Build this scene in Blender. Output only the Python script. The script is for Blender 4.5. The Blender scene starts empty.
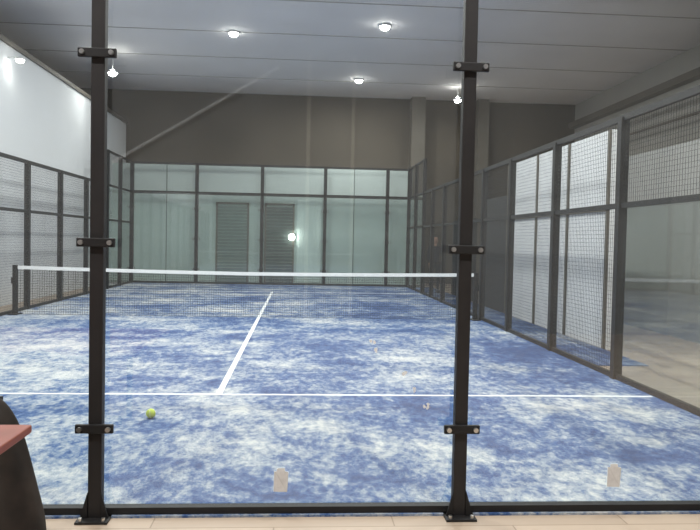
import bpy, bmesh, math, random
from mathutils import Matrix, Vector
random.seed(3)
S=bpy.context.scene; C=S.collection
# ---------------------------------------------------------------- materials
def nt(name):
    m=bpy.data.materials.new(name); m.use_nodes=True
    n=m.node_tree; b=n.nodes['Principled BSDF']; return m,n,b
def pmat(name,col,rough=.6,metal=0,var=.06,scale=6,bump=0,emit=0):
    m,n,b=nt(name)
    tc=n.nodes.new('ShaderNodeTexCoord'); no=n.nodes.new('ShaderNodeTexNoise')
    no.inputs['Scale'].default_value=scale; no.inputs['Detail'].default_value=5
    n.links.new(tc.outputs['Object'],no.inputs['Vector'])
    r=n.nodes.new('ShaderNodeValToRGB')
    r.color_ramp.elements[0].position=.3; r.color_ramp.elements[1].position=.7
    r.color_ramp.elements[0].color=tuple(max(0,c*(1-var)) for c in col)+(1,)
    r.color_ramp.elements[1].color=tuple(min(1,c*(1+var)) for c in col)+(1,)
    n.links.new(no.outputs['Fac'],r.inputs['Fac']); n.links.new(r.outputs['Color'],b.inputs['Base Color'])
    b.inputs['Roughness'].default_value=rough; b.inputs['Metallic'].default_value=metal
    if bump:
        bp=n.nodes.new('ShaderNodeBump'); bp.inputs['Strength'].default_value=bump
        n.links.new(no.outputs['Fac'],bp.inputs['Height']); n.links.new(bp.outputs['Normal'],b.inputs['Normal'])
    if emit:
        b.inputs['Emission Color'].default_value=tuple(col)+(1,); b.inputs['Emission Strength'].default_value=emit
    return m
def glass(name,tint=(.93,.96,.95),base=.045,haze=.03):
    m=bpy.data.materials.new(name); m.use_nodes=True; n=m.node_tree; n.nodes.clear()
    out=n.nodes.new('ShaderNodeOutputMaterial'); mix=n.nodes.new('ShaderNodeMixShader'); mix2=n.nodes.new('ShaderNodeMixShader')
    tr=n.nodes.new('ShaderNodeBsdfTransparent'); tr.inputs[0].default_value=tint+(1,)
    gl=n.nodes.new('ShaderNodeBsdfGlossy'); gl.inputs['Roughness'].default_value=.02
    df=n.nodes.new('ShaderNodeBsdfDiffuse'); df.inputs[0].default_value=(.85,.86,.86,1)
    g=n.nodes.new('ShaderNodeNewGeometry'); vm=n.nodes.new('ShaderNodeVectorMath'); vm.operation='DOT_PRODUCT'
    n.links.new(g.outputs['Normal'],vm.inputs[0]); n.links.new(g.outputs['Incoming'],vm.inputs[1])
    def mth(op,a,b2=None):
        x=n.nodes.new('ShaderNodeMath'); x.operation=op
        for i,v in enumerate((a,b2)):
            if v is None: continue
            if isinstance(v,(int,float)): x.inputs[i].default_value=v
            else: n.links.new(v,x.inputs[i])
        return x.outputs[0]
    ab=mth('ABSOLUTE',vm.outputs['Value']); inv=mth('SUBTRACT',1.0,ab); pw=mth('POWER',inv,5.0)
    fac=mth('ADD',mth('MULTIPLY',pw,.9),base)
    no=n.nodes.new('ShaderNodeTexNoise'); no.inputs['Scale'].default_value=2.2; no.inputs['Detail'].default_value=6
    tc=n.nodes.new('ShaderNodeTexCoord'); n.links.new(tc.outputs['Object'],no.inputs['Vector'])
    hz=mth('MULTIPLY',no.outputs['Fac'],haze*2)
    n.links.new(fac,mix.inputs[0]); n.links.new(tr.outputs[0],mix.inputs[1]); n.links.new(gl.outputs[0],mix.inputs[2])
    n.links.new(hz,mix2.inputs[0]); n.links.new(mix.outputs[0],mix2.inputs[1]); n.links.new(df.outputs[0],mix2.inputs[2])
    n.links.new(mix2.outputs[0],out.inputs[0]); return m

def turf_mat():
    m,n,b=nt('blue_sanded_turf')
    tc=n.nodes.new('ShaderNodeTexCoord')
    def noise(sc,det,sx,sy,rough=.6,dist=0):
        mp=n.nodes.new('ShaderNodeMapping'); mp.inputs['Scale'].default_value=(sx,sy,1)
        n.links.new(tc.outputs['Object'],mp.inputs['Vector'])
        no=n.nodes.new('ShaderNodeTexNoise'); no.inputs['Scale'].default_value=sc; no.inputs['Detail'].default_value=det
        no.inputs['Roughness'].default_value=rough; no.inputs['Distortion'].default_value=dist
        n.links.new(mp.outputs[0],no.inputs['Vector']); return no.outputs['Fac']
    def mth(op,a,b2=None):
        x=n.nodes.new('ShaderNodeMath'); x.operation=op
        for i,v in enumerate((a,b2)):
            if v is None: continue
            if isinstance(v,(int,float)): x.inputs[i].default_value=v
            else: n.links.new(v,x.inputs[i])
        return x.outputs[0]
    big=noise(.6,3,1,1.0); mid=noise(3.4,9,1,.7,.8,.2); fine=noise(15,5,1,.6,.8)
    s=mth('ADD',mth('ADD',mth('MULTIPLY',big,.6),mth('MULTIPLY',mid,.66)),mth('MULTIPLY',fine,.52))
    s=mth('SUBTRACT',s,.105)
    # more loose sand near the front third of the court
    sp=n.nodes.new('ShaderNodeSeparateXYZ'); n.links.new(tc.outputs['Object'],sp.inputs[0])
    mr=n.nodes.new('ShaderNodeMapRange'); mr.inputs['From Min'].default_value=0; mr.inputs['From Max'].default_value=7
    mr.inputs['To Min'].default_value=.03; mr.inputs['To Max'].default_value=0
    n.links.new(sp.outputs['Y'],mr.inputs['Value']); s=mth('ADD',s,mr.outputs[0])
    mx=n.nodes.new('ShaderNodeMapRange'); mx.inputs['From Min'].default_value=-4.7; mx.inputs['From Max'].default_value=4.4
    mx.inputs['To Min'].default_value=.035; mx.inputs['To Max'].default_value=-.035
    n.links.new(sp.outputs['X'],mx.inputs['Value']); s=mth('ADD',s,mx.outputs[0])
    r=n.nodes.new('ShaderNodeValToRGB'); e=r.color_ramp.elements
    e[0].position=.65; e[0].color=(.016,.048,.15,1)
    e[1].position=.93; e[1].color=(.49,.50,.50,1)
    x=e.new(.735); x.color=(.036,.09,.235,1)
    x=e.new(.81); x.color=(.20,.25,.335,1)
    n.links.new(s,r.inputs['Fac']); n.links.new(r.outputs['Color'],b.inputs['Base Color'])
    b.inputs['Roughness'].default_value=.9
    bp=n.nodes.new('ShaderNodeBump'); bp.inputs['Strength'].default_value=.3; bp.inputs['Distance'].default_value=.01
    n.links.new(fine,bp.inputs['Height']); n.links.new(bp.outputs['Normal'],b.inputs['Normal'])
    return m
def plank_mat():
    m,n,b=nt('light_wood_floor')
    tc=n.nodes.new('ShaderNodeTexCoord'); mp=n.nodes.new('ShaderNodeMapping')
    n.links.new(tc.outputs['Object'],mp.inputs['Vector'])
    br=n.nodes.new('ShaderNodeTexBrick'); br.inputs['Scale'].default_value=1
    br.inputs['Brick Width'].default_value=1.3; br.inputs['Row Height'].default_value=.16; br.inputs['Mortar Size'].default_value=.004
    br.inputs['Color1'].default_value=(.36,.28,.21,1); br.inputs['Color2'].default_value=(.42,.33,.25,1); br.inputs['Mortar'].default_value=(.24,.18,.13,1)
    n.links.new(mp.outputs[0],br.inputs['Vector']); n.links.new(br.outputs['Color'],b.inputs['Base Color'])
    b.inputs['Roughness'].default_value=.5; return m

M={}
M['turf']=turf_mat(); M['floor']=plank_mat()
M['ceil']=pmat('ceiling_paint',(.90,.86,.855),.8,var=.06,scale=.5)
M['white']=pmat('white_wall_paint',(.70,.71,.72),.7,var=.03,scale=.8)
M['cream']=pmat('cream_wall_paint',(.42,.40,.36),.8,var=.08,scale=.6)
M['grey']=pmat('grey_wall_paint',(.32,.32,.31),.8,var=.1,scale=.5)
M['greyd']=pmat('dark_grey_wall_paint',(.17,.17,.17),.8,var=.1,scale=.5)
M['brown']=pmat('brown_wall_paint',(.088,.073,.055),.85,var=.18,scale=.5)
M['mint']=pmat('pale_mint_panel',(.43,.495,.47),.6,var=.05,scale=.7)
M['mintl']=pmat('light_mint_panel',(.56,.63,.60),.6,var=.04,scale=.7)
M['shut']=pmat('grey_shutter',(.075,.095,.088),.5,var=.08,scale=3)
M['shut2']=pmat('grey_shutter_pale',(.15,.19,.175),.5,var=.08,scale=3)
M['recess']=pmat('dark_recess_panel',(.03,.031,.033),.7,var=.1,scale=3)
M['dark']=pmat('dark_steel_paint',(.009,.0085,.009),.6,.1,var=.15,scale=8)
M['post']=pmat('charcoal_post_paint',(.019,.017,.017),.55,.2,var=.15,scale=8)
M['wire']=pmat('mesh_wire',(.035,.035,.035),.5,.3)
M['chrome']=pmat('bolt_steel',(.7,.7,.69),.3,1)
M['line']=pmat('white_line_paint',(.74,.75,.76),.7,var=.05,scale=20)
M['net']=pmat('black_net_cord',(.02,.02,.022),.8)
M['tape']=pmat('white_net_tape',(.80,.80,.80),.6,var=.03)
M['ball']=pmat('tennis_felt',(.50,.60,.10),.95,var=.15,scale=60,bump=.4)
M['glassN']=glass('clear_near_glass',base=.10,haze=.012)
M['glassF']=glass('clear_far_glass',base=.06,haze=.008)
M['emit']=pmat('lamp_lens',(1,.98,.94),.4,emit=45)
M['house']=pmat('lamp_housing',(.6,.6,.6),.5)
M['table']=pmat('red_brown_laminate',(.20,.045,.023),.5,var=.2,scale=5)
M['cloth']=pmat('dark_jacket_cloth',(.022,.016,.012),.95,var=.5,scale=7,bump=.5)
M['paper']=pmat('paper_tape',(.68,.67,.66),.8,var=.08,scale=30)
M['skin']=pmat('skin',(.45,.26,.18),.6); M['hair']=pmat('dark_hair',(.02,.014,.01),.7)
M['shirt']=pmat('dark_shirt',(.03,.03,.04),.9); M['trou']=pmat('dark_trousers',(.02,.022,.03),.9)
M['pipe']=pmat('pipe_grey',(.12,.105,.085),.6)

# ---------------------------------------------------------------- helpers
CUBE=[(-1,-1,-1),(1,-1,-1),(1,1,-1),(-1,1,-1),(-1,-1,1),(1,-1,1),(1,1,1),(-1,1,1)]
FC=[(0,3,2,1),(4,5,6,7),(0,1,5,4),(1,2,6,5),(2,3,7,6),(3,0,4,7)]
def empty(name):
    o=bpy.data.objects.new(name,None); C.objects.link(o); return o
def mobj(name,v,f,mat,parent=None,smooth=False,bevel=0):
    me=bpy.data.meshes.new(name); me.from_pydata(v,[],f); me.update()
    o=bpy.data.objects.new(name,me); C.objects.link(o)
    for mm in (mat if isinstance(mat,list) else [mat]): me.materials.append(mm)
    if smooth:
        for p in me.polygons: p.use_smooth=True
    if bevel:
        b=o.modifiers.new('b','BEVEL'); b.width=bevel; b.segments=2
    if parent: o.parent=parent
    return o
def boxes(name,bl,mat,parent=None,bevel=0):
    v=[];f=[]
    for (a,b) in bl:
        k=len(v); c=[(a[i]+b[i])/2 for i in range(3)]; h=[abs(b[i]-a[i])/2 for i in range(3)]
        v+=[tuple(c[i]+s[i]*h[i] for i in range(3)) for s in CUBE]; f+=[tuple(k+i for i in q) for q in FC]
    return mobj(name,v,f,mat,parent,bevel=bevel)
def cylv(p0,p1,r,n=16,r2=None):
    p0=Vector(p0);p1=Vector(p1);d=(p1-p0).normalized(); a=d.orthogonal().normalized(); b=d.cross(a); r2=r if r2 is None else r2
    v=[];f=[]
    for p,rr in((p0,r),(p1,r2)):
        for i in range(n):
            t=2*math.pi*i/n; v.append(tuple(p+a*math.cos(t)*rr+b*math.sin(t)*rr))
    for i in range(n): f.append((i,(i+1)%n,n+(i+1)%n,n+i))
    f.append(tuple(range(n))[::-1]); f.append(tuple(range(n,2*n))); return v,f
def cyls(name,cl,mat,parent=None,smooth=False):
    v=[];f=[]
    for c in cl:
        vv,ff=cylv(*c); k=len(v); v+=vv; f+=[tuple(k+i for i in q) for q in ff]
    return mobj(name,v,f,mat,parent)

L,R=-4.75,4.42
AX,BX=-.32,1.68
H=6.8
# ---------------------------------------------------------------- room shell
boxes('floor',[((-9,-8,-.2),(11,23,0))],M['floor'])
boxes('ceiling',[((-9,-8,H),(11,23,H+.2))],M['ceil'])
boxes('wall_left',[((-5.75,-8,0),(-5.5,22.3,5.65))],M['white'])
boxes('wall_left_outer',[((-9.2,-8,0),(-9,23,H))],M['cream'])
boxes('wall_right',[((11,-8,0),(11.2,23,H))],M['cream'])
boxes('wall_back',[((-9,22.4,0),(11,22.6,H))],M['brown'])
boxes('wall_front',[((-9,-8.2,0),(11,-8,H))],M['greyd'])
boxes('trim_4',[((.85,-8,0),(.91,-7.93,4.6)),((1.6,-8,0),(1.65,-7.93,4.6)),((-2.6,-8,0),(-2.5,-7.93,2.6))],M['cream'])  # unseen strips added behind the camera to reflect as pale upright lines
cyls('reflected_bar',[((-2.35,-7.9,2.7),(.36,-7.9,4.36),.025,12),((-2.35,-7.9,2.7),(-2.35,-8,2.7),.02,8),((.36,-7.9,4.36),(.36,-8,4.36),.02,8)],M['white'])  # unseen bar added behind the camera for the diagonal streak mirrored in the glass
boxes('wall_right_partition',[((7.2,-8,0),(7.35,15,3.3))],M['grey'])
# white lower wall with framed panels on the right
wr=empty('wall_right_panelled')
boxes('panel_core',[((5.3,6.3,0),(5.42,11.5,3.25))],M['white'],wr)
boxes('panel_battens',[((5.27,y-.03,0),(5.31,y+.03,3.25)) for y in (6.33,7.9,9.5,11.4)]+[((5.27,6.3,2.05),(5.31,11.5,2.12))],M['pipe'],wr)
boxes('storage_partition',[((5.3,11.55,0),(5.42,13.6,2.6)),((5.3,14.6,0),(5.42,17.0,2.2))],M['recess'])
# lower far wall (pale panels) 
wf=empty('wall_back_lower')
boxes('panels',[((-5.5,20.45,0),(4.6,20.6,3.98))],M['mint'],wf)
boxes('panel_seams',[((x-.012,20.435,0),(x+.012,20.455,3.98)) for x in (-3.7,1.6,2.6)],M['shut'],wf)
boxes('light_panel',[((.68,20.42,.1),(1.5,20.44,2.9))],M['mintl'],wf)
for k,x in enumerate((-2.05,-.42)):
    d=empty('door_%d'%(k+1)); w=1.1 if k==0 else 1.0
    boxes('frame',[((x,20.38,0),(x+.06,20.45,2.75)),((x+w-.06,20.38,0),(x+w,20.45,2.75)),((x,20.38,2.69),(x+w,20.45,2.75))],M['pipe'],d)
    boxes('slats',[((x+.06,20.40,i*.11),(x+w-.06,20.42+.02*(i%2),i*.11+.10)) for i in range(24)],M['shut2' if k==0 else 'shut'],d)
# ceiling seams/beams
boxes('trim_1',[((-9,y,H-.015),(11,y+.03,H)) for y in (6,9,12,14.6,17.2,19.8)],M['cream'])
boxes('trim_2',[((10.75,-8,5.9),(11,22.4,6.1))],M['pipe'])
cyls('wall_pipe',[((10.6,-8,5.4),(10.6,22.4,5.4),.05),((10.6,-8,4.9),(10.6,22.4,4.9),.04)],M['pipe'])
boxes('trim_3',[((-5.5,-8,5.55),(-5.44,22.3,5.65))],M['pipe'])
boxes('wall_pillar',[((4.75,21.9,0),(5.25,22.4,H)),((7.2,21.9,0),(7.6,22.4,H))],M['pipe'])

# ---------------------------------------------------------------- court turf
pc=empty('floor_court_turf')
boxes('turf_surface',[((L-.1,-.02,.0),(R+.08,20.1,.012)),((R+.08,4.9,.0),(5.27,20.1,.012))],M['turf'],pc)
SY=3.05
boxes('court_lines',[((L+.05,SY-.025,.012),(R-.05,SY+.025,.015)),((L+.05,16.8-.025,.012),(R-.05,16.8+.025,.015)),
      ((-.03,SY,.012),(.03,16.8,.0155))],M['line'],pc)

# ---------------------------------------------------------------- near glass wall
def clamp(x,y,z,par,i,side=-1,s=1):
    boxes('clamp_plate_%d'%i,[((x-.1*s,y-.012,z-.024*s),(x+.1*s,y+.012,z+.024*s))],M['dark'],par,bevel=.004)
    cyls('clamp_bolts_%d'%i,[((x+sx*.075*s,y-.012,z),(x+sx*.075*s,y-.028,z),.013*s) for sx in(-1,1)],M['chrome'],par)
g=empty('glass_court_wall')
xs=[AX-4,AX-2,AX,BX,BX+2,BX+3.2]
for i in range(len(xs)-1):
    x0,x1=xs[i],xs[i+1]
    boxes('glass_pane_%d'%i,[((x0+.01,.038,.05),(x1-.01,.0385,3.0))],M['glassN'],g)
k=0
for i,x in enumerate(xs):
    boxes('post_%d'%i,[((x-.036,-.04,0),(x+.036,.02,4.0))],M['post'],g,bevel=.004)
    boxes('foot_%d'%i,[((x-.085,-.11,0),(x+.085,.07,.012))],M['dark'],g)
    mobj('gusset_%d'%i,[(x-.075,-.05,.012),(x-.036,-.05,.012),(x-.036,-.05,.15),(x-.075,-.035,.012),(x-.036,-.035,.012),(x-.036,-.035,.15),
        (x+.036,-.05,.012),(x+.075,-.05,.012),(x+.036,-.05,.15),(x+.036,-.035,.012),(x+.075,-.035,.012),(x+.036,-.035,.15)],
        [(0,1,2),(5,4,3),(0,2,5,3),(0,3,4,1),(1,4,5,2),(6,7,8),(11,10,9),(6,8,11,9),(6,9,10,7),(7,10,11,8)],M['dark'],g)
    cyls('foot_bolts_%d'%i,[((x+a,-.09,.012),(x+a,-.09,.03),.01) for a in(-.06,.06)],M['chrome'],g)
    for z in(.5,1.5,2.5):
        clamp(x,-.052,z,g,k); k+=1
boxes('bottom_rail',[((xs[0],.0,.0),(xs[-1],.06,.05))],M['dark'],g)
boxes('top_rail',[((xs[0],-.02,2.98),(xs[-1],.04,3.04)),((xs[0],-.02,3.95),(xs[-1],.04,4.0))],M['dark'],g)
for j,(x,z) in enumerate(((.68,.19),(2.60,.21))):
    o=mobj('paper_note' ,[(x-.04,.031,z-.065),(x+.036,.031,z-.068),(x+.042,.031,z+.045),(x+.022,.029,z+.05),(x+.02,.031,z+.068),(x-.022,.031,z+.066),(x-.025,.029,z+.048),(x-.038,.031,z+.05)],[tuple(range(8))],M['paper'])
    mod=o.modifiers.new('s','SOLIDIFY'); mod.thickness=.003
# small pale specks on the glass pane (camera side and court side)
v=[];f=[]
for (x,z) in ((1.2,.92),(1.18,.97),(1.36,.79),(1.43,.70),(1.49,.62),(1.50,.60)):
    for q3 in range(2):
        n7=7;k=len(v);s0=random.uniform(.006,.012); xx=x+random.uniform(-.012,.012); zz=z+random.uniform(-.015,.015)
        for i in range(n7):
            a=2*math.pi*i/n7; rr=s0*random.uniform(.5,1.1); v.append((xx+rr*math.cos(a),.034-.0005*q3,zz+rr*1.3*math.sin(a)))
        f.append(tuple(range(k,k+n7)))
mobj('pale_specks',v,f,M['tape'],g)

# ---------------------------------------------------------------- mesh builder
def grid_mesh(name,p0,axis,length,z0,z1,par,sp=.05,t=.0016):
    bl=[]; n=int(length/sp)
    for i in range(n+1):
        a=i*length/n
        if axis=='x': bl.append(((p0[0]+a-t,p0[1]-t,z0),(p0[0]+a+t,p0[1]+t,z1)))
        else: bl.append(((p0[0]-t,p0[1]+a-t,z0),(p0[0]+t,p0[1]+a+t,z1)))
    m=int((z1-z0)/sp)
    for i in range(m+1):
        z=z0+i*(z1-z0)/m
        if axis=='x': bl.append(((p0[0],p0[1]-t,z-t),(p0[0]+length,p0[1]+t,z+t)))
        else: bl.append(((p0[0]-t,p0[1],z-t),(p0[0]+t,p0[1]+length,z+t)))
    return boxes(name,bl,M['wire'],par)
# far glass wall
g2=empty('glass_court_wall')
fx=[L,-2.65,-.5,1.6,3.7,4.47]
for i in range(5):
    boxes('glass_pane_%d'%i,[((fx[i]+.03,20.02,.05),(fx[i+1]-.03,20.0205,3.0))],M['glassF'],g2)
k=0
for i,x in enumerate(fx):
    boxes('post_%d'%i,[((x-.055,20.03,0),(x+.055,20.11,4.0))],M['dark'],g2)
    for z in(.5,1.5,2.5): clamp(x,19.99,z,g2,k,s=1.2); k+=1
boxes('rails',[((L,20.03,2.96),(4.47,20.1,3.06)),((L,20.03,3.93),(4.47,20.1,4.0)),((L,20.03,0),(4.47,20.1,.08))],M['dark'],g2)
grid_mesh('upper_mesh',(L,20.02),'x',4.47-L,3.05,3.95,g2,t=.001)

# side fences
def fence(x,ys,glass_to,side):
    f=empty('mesh_fence')
    boxes('posts',[((x-.05,y-.05,0),(x+.05,y+.05,3.0 if y<17 else 4.0)) for y in ys],M['dark'],f)
    boxes('rails',[((x-.025,ys[0],2.96),(x+.025,17,3.03)),((x-.025,ys[0],1.97),(x+.025,20,2.03)),((x-.025,ys[0],0.013),(x+.025,20,.07)),
                   ((x-.025,17,3.94),(x+.025,20,4.0)),((x-.025,17,2.97),(x+.025,20,3.03))],M['dark'],f)
    grid_mesh('mesh_low',(x,glass_to),'y',17-glass_to,.05,1.98,f)
    grid_mesh('mesh_high',(x,ys[0]),'y',17-ys[0],2.03,2.97,f)
    grid_mesh('mesh_top',(x,17),'y',3,3.03,3.95,f)
    boxes('glass_low',[((x,ys[0]+.05,.05),(x+.0005,glass_to-.05,1.97))],M['glassF'],f)
    boxes('glass_end',[((x,17.05,.05),(x+.0005,19.95,1.97)),((x,17.05,2.05),(x+.0005,19.95,2.95))],M['glassF'],f)
    return f
fence(R,[.1,2.0,4.0,6.1,8.25,10.1,12,14,15.6,17,18.5,20],4.0,1)
fence(L,[.1,1.5,3.3,5.2,7.2,9.3,11,13,15,17,18.5,20],3.3,-1)

# ---------------------------------------------------------------- net
n=empty('tennis_net')
NX0,NX1=L+.16,R-.16
def top(x): 
    t=abs((x-(NX0+NX1)/2)/((NX1-NX0)/2)); return .88+.05*t**1.6
v=[];f=[]
def q(a,b,c,d):
    k=len(v); v.extend([a,b,c,d]); f.append((k,k+1,k+2,k+3))
nx=200; sx=(NX1-NX0)/nx; t=.0026
for i in range(nx+1):
    x=NX0+i*sx; q((x-t,10,.02),(x+t,10,.02),(x+t,10,top(x)),(x-t,10,top(x)))
for j in range(19):
    for i in range(0,nx,5):
        xa=NX0+i*sx; xb=NX0+(i+5)*sx; za=.02+(top(xa)-.05)*j/18; zb=.02+(top(xb)-.05)*j/18
        q((xa,10,za-t),(xb,10,zb-t),(xb,10,zb+t),(xa,10,za+t))
mobj('cord_mesh',v,f,M['net'],n)
v=[];f=[]
for i in range(0,nx,5):
    for yy in(-.008,.008):
        xa=NX0+i*sx; xb=NX0+(i+5)*sx
        q((xa,10+yy,top(xa)-.055),(xb,10+yy,top(xb)-.055),(xb,10+yy,top(xb)+.01),(xa,10+yy,top(xa)+.01))
    q((xa,9.992,top(xa)+.01),(xb,9.992,top(xb)+.01),(xb,10.008,top(xb)+.01),(xa,10.008,top(xa)+.01))
mobj('top_tape',v,f,M['tape'],n)
for i,x in enumerate((L+.15,R-.15)):
    cyls('post_%d'%i,[((x,10,0.016),(x,10,.95),.05)],M['dark'],n)
    boxes('post_base_%d'%i,[((x-.08,9.85,0.013),(x+.08,10.15,.03)),((x-.05,9.93,.6),(x+.05,9.95,.72))],M['dark'],n)

# ---------------------------------------------------------------- ball
def sphere(name,c,r,mat,par=None,sc=(1,1,1),seg=24):
    bm=bmesh.new(); bmesh.ops.create_uvsphere(bm,u_segments=seg,v_segments=seg//2,radius=r)
    bmesh.ops.scale(bm,vec=sc,verts=bm.verts); bmesh.ops.translate(bm,vec=c,verts=bm.verts)
    me=bpy.data.meshes.new(name); bm.to_mesh(me); bm.free()
    for p in me.polygons: p.use_smooth=True
    me.materials.append(mat); o=bpy.data.objects.new(name,me); C.objects.link(o)
    if par: o.parent=par
    return o
tb=empty('tennis_ball'); bc=(-.46,2.12,.053)
sphere('felt',bc,.04,M['ball'],tb)
cu=bpy.data.curves.new('seam','CURVE'); cu.dimensions='3D'; cu.bevel_depth=.0012; sp=cu.splines.new('POLY'); N=48; sp.points.add(N-1); sp.use_cyclic_u=True
for i in range(N):
    a=2*math.pi*i/N
    p=Vector((.75*math.cos(a)+.25*math.cos(3*a),.75*math.sin(a)-.25*math.sin(3*a),2*math.sqrt(.75*.25)*math.sin(2*a)))*.0402
    sp.points[i].co=(bc[0]+p.x,bc[1]+p.y,bc[2]+p.z,1)
so=bpy.data.objects.new('seam',cu); C.objects.link(so); cu.materials.append(M['line']); so.parent=tb

# ---------------------------------------------------------------- lamps
def lamp(x,y,z,hang=0,power=90,r=.11,wall=False):
    e=empty('ceiling_floodlight' if not wall else 'wall_floodlight')
    cyls('housing',[((x,y,z),(x,y,z-.05),r+.015,24)],M['house'],e)
    sphere('diffuser',(x,y,z-.05),r*.95,M['emit'],e,(1,1,.8),24)
    if hang: cyls('rod',[((x,y,z),(x,y,H),.015,8)],M['house'],e)
    if wall: boxes('bracket',[((-5.5,y-.03,z-.02),(x,y+.03,z+.01))],M['house'],e)
    l=bpy.data.lights.new('bulb','AREA'); l.shape='DISK'; l.size=2*r; l.energy=power; l.color=(1,.985,.965)
    o=bpy.data.objects.new('bulb',l); C.objects.link(o); o.location=(x,y,z-.18); o.parent=e
for (x,y,z,h) in [(-1.0,14.6,H,0),(2.74,13.5,H,0),(2.6,19.4,H,0),(6.0,20.0,6.4,1),(-4.6,16.9,6.2,1),
                  (-1.6,8.5,H,0),(2.7,8,H,0),(-1.6,3,H,0),(2.7,2.5,H,0),(-1.5,-3,H,0),(2.7,-3,H,0),(-3.6,6,H,0),(6,3,H,0)]:
    lamp(x,y,z,h,(245 if not h else 35),r=.125)
lamp(-5.25,11.9,5.3,0,1.5,r=.09,wall=True)
# glowing globe added at the far wall, standing for a camera-flash reflection
fl_refl=empty('flash_reflection')
cyls('base',[((.50,20.45,1.62),(.50,20.38,1.62),.12,24)],M['house'],fl_refl)
sphere('globe',(.50,20.33,1.62),.1,M['emit'],fl_refl)

# ---------------------------------------------------------------- table + jacket chair
t=empty('table')
boxes('top',[((-1.8,-2.2,.715),(-.33,-.92,.75))],M['table'],t,bevel=.008)
boxes('legs',[((x-.02,y-.02,0),(x+.02,y+.02,.715)) for x in(-1.7,-.65) for y in(-2.1,-1.1)]+[((-1.7,-1.12,.64),(-.65,-1.08,.7))],M['dark'],t)
ch=empty('chair_with_jacket')
cxx,cy=-.86,-.55
boxes('chair_frame',[((cxx-.2,cy-.16,.42),(cxx+.2,cy+.22,.46))]+[((cxx+a-.015,cy+b-.015,0),(cxx+a+.015,cy+b+.015,.42)) for a in(-.18,.18) for b in(-.14,.2)]+[((cxx-.18,cy+.18,.46),(cxx+.18,cy+.21,.74))],M['dark'],ch)
v=[];f=[]; N=48
lev=[(.80,.06,.04),(.795,.14,.08),(.77,.23,.12),(.71,.28,.15),(.6,.33,.17),(.48,.365,.185),(.34,.405,.19),(.2,.45,.2),(.1,.46,.2)]
for li,(z,a,b) in enumerate(lev):
    for i in range(N):
        th=2*math.pi*i/N; w=1+.06*math.sin(7*th+li*.4)*min(1,li/4)+.025*math.sin(13*th)
        v.append((cxx+a*w*math.cos(th),cy+.02+b*w*math.sin(th),z+.012*math.sin(3*th)))
for l in range(len(lev)-1):
    for i in range(N): f.append((l*N+i,(l+1)*N+i,(l+1)*N+(i+1)%N,l*N+(i+1)%N))
f.append(tuple(range(N)))
j=mobj('jacket',v,f,M['cloth'],ch,smooth=True); j.modifiers.new('s','SUBSURF').levels=2

# ---------------------------------------------------------------- person
pr=empty('person')
px,py=4.86,17.4
def skin(name,verts,edges,rad,mat,root=0):
    me=bpy.data.meshes.new(name); me.from_pydata([(px+a,py+b,c) for a,b,c in verts],edges,[]); me.materials.append(mat)
    o=bpy.data.objects.new(name,me); C.objects.link(o); o.parent=pr
    m=o.modifiers.new('sk','SKIN'); m.use_smooth_shade=True
    for i,r in enumerate(rad):
        me.skin_vertices[0].data[i].radius=(r,r) if not isinstance(r,tuple) else r
    me.skin_vertices[0].data[root].use_root=True
    o.modifiers.new('ss','SUBSURF').levels=2; return o
skin('legs',[(0,0,.93),(-.09,0,.86),(-.1,-.01,.48),(-.11,.02,.1),(.09,0,.86),(.1,-.02,.48),(.11,.02,.1)],[(0,1),(1,2),(2,3),(0,4),(4,5),(5,6)],[.12,.09,.06,.045,.09,.06,.045],M['trou'])
skin('torso',[(0,0,.93),(0,0,1.12),(0,0,1.34),(0,0,1.43),(-.17,0,1.38),(-.22,-.02,1.12),(-.2,-.12,.93),(.17,0,1.38),(.22,-.02,1.12),(.2,-.12,.93)],
     [(0,1),(1,2),(2,3),(2,4),(4,5),(5,6),(2,7),(7,8),(8,9)],[(.14,.1),(.13,.1),(.14,.1),(.06,.05),.06,.045,.035,.06,.045,.035],M['shirt'])
skin('neck',[(0,0,1.4),(0,-.01,1.52)],[(0,1)],[.055,.05],M['skin'])
sphere('head',(px,py-.01,1.60),.1,M['skin'],pr,(.8,.95,1.15))
sphere('hair',(px,py+.02,1.625),.105,M['hair'],pr,(.84,.92,1.08))
sphere('nose',(px,py-.11,1.59),.016,M['skin'],pr,(.8,1,1.4),12)
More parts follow.
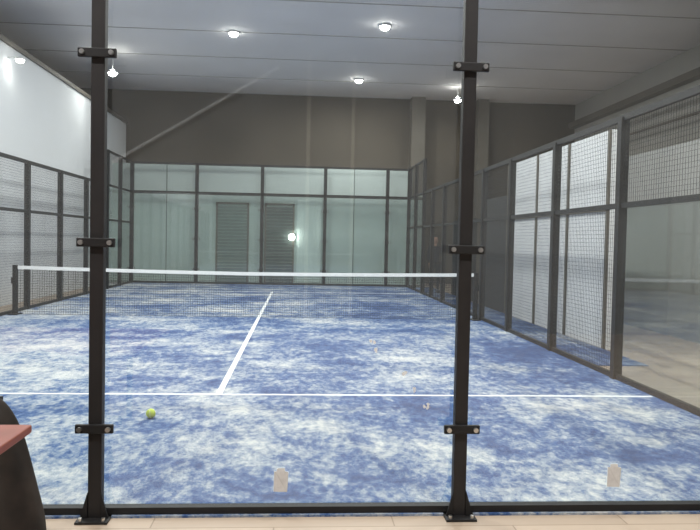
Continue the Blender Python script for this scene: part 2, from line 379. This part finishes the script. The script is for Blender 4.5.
sphere('mouth',(px,py-.098,1.55),.02,M['table'],pr,(1,.4,.3),12)
for s in(-1,1):
    sphere('eye_%d'%(s+1),(px+s*.032,py-.095,1.615),.012,M['hair'],pr,(1,.6,.7),12)
    sphere('ear_%d'%(s+1),(px+s*.08,py,1.6),.022,M['skin'],pr,(.4,.8,1.2),12)
    b=[(s*.2,-.13,.92),(s*.2,-.15,.86)]
    skin('palm_%d'%(s+1),b,[(0,1)],[.03,.036],M['skin'])
    for k2 in range(4):
        y0=-.18+.02*k2
        skin('finger_%d_%d'%(s+1,k2),[(s*.2,y0,.85),(s*.198,y0-.005,.81),(s*.19,y0-.005,.775)],[(0,1),(1,2)],[.01,.009,.008],M['skin'])
    skin('thumb_%d'%(s+1),[(s*.19,-.17,.89),(s*.17,-.2,.86),(s*.165,-.205,.83)],[(0,1),(1,2)],[.012,.01,.009],M['skin'])
    boxes('shoe_%d'%(s+1),[((px+s*.11-.045,py-.17,.013),(px+s*.11+.045,py+.07,.09))],M['dark'],pr,bevel=.03)

# ---------------------------------------------------------------- camera / world
yaw,p,r,fpx=.0715,-.0339,.0203,714.15
F=Vector((math.sin(yaw)*math.cos(p),math.cos(yaw)*math.cos(p),math.sin(p)))
R0=Vector((math.cos(yaw),-math.sin(yaw),0)); U0=R0.cross(F)
Rv=R0*math.cos(r)+U0*math.sin(r); Uv=-R0*math.sin(r)+U0*math.cos(r)
mt=Matrix(((Rv.x,Uv.x,-F.x,.7591),(Rv.y,Uv.y,-F.y,-3.9391),(Rv.z,Uv.z,-F.z,1.5364),(0,0,0,1)))
cd=bpy.data.cameras.new('camera'); cd.sensor_width=36; cd.lens=fpx/700*36; cd.clip_end=100
co=bpy.data.objects.new('camera',cd); C.objects.link(co); co.matrix_world=mt; S.camera=co
w=bpy.data.worlds.new('world'); S.world=w; w.use_nodes=True
w.node_tree.nodes['Background'].inputs[0].default_value=(.8,.85,.9,1); w.node_tree.nodes['Background'].inputs[1].default_value=.3
S.view_settings.view_transform='Standard'
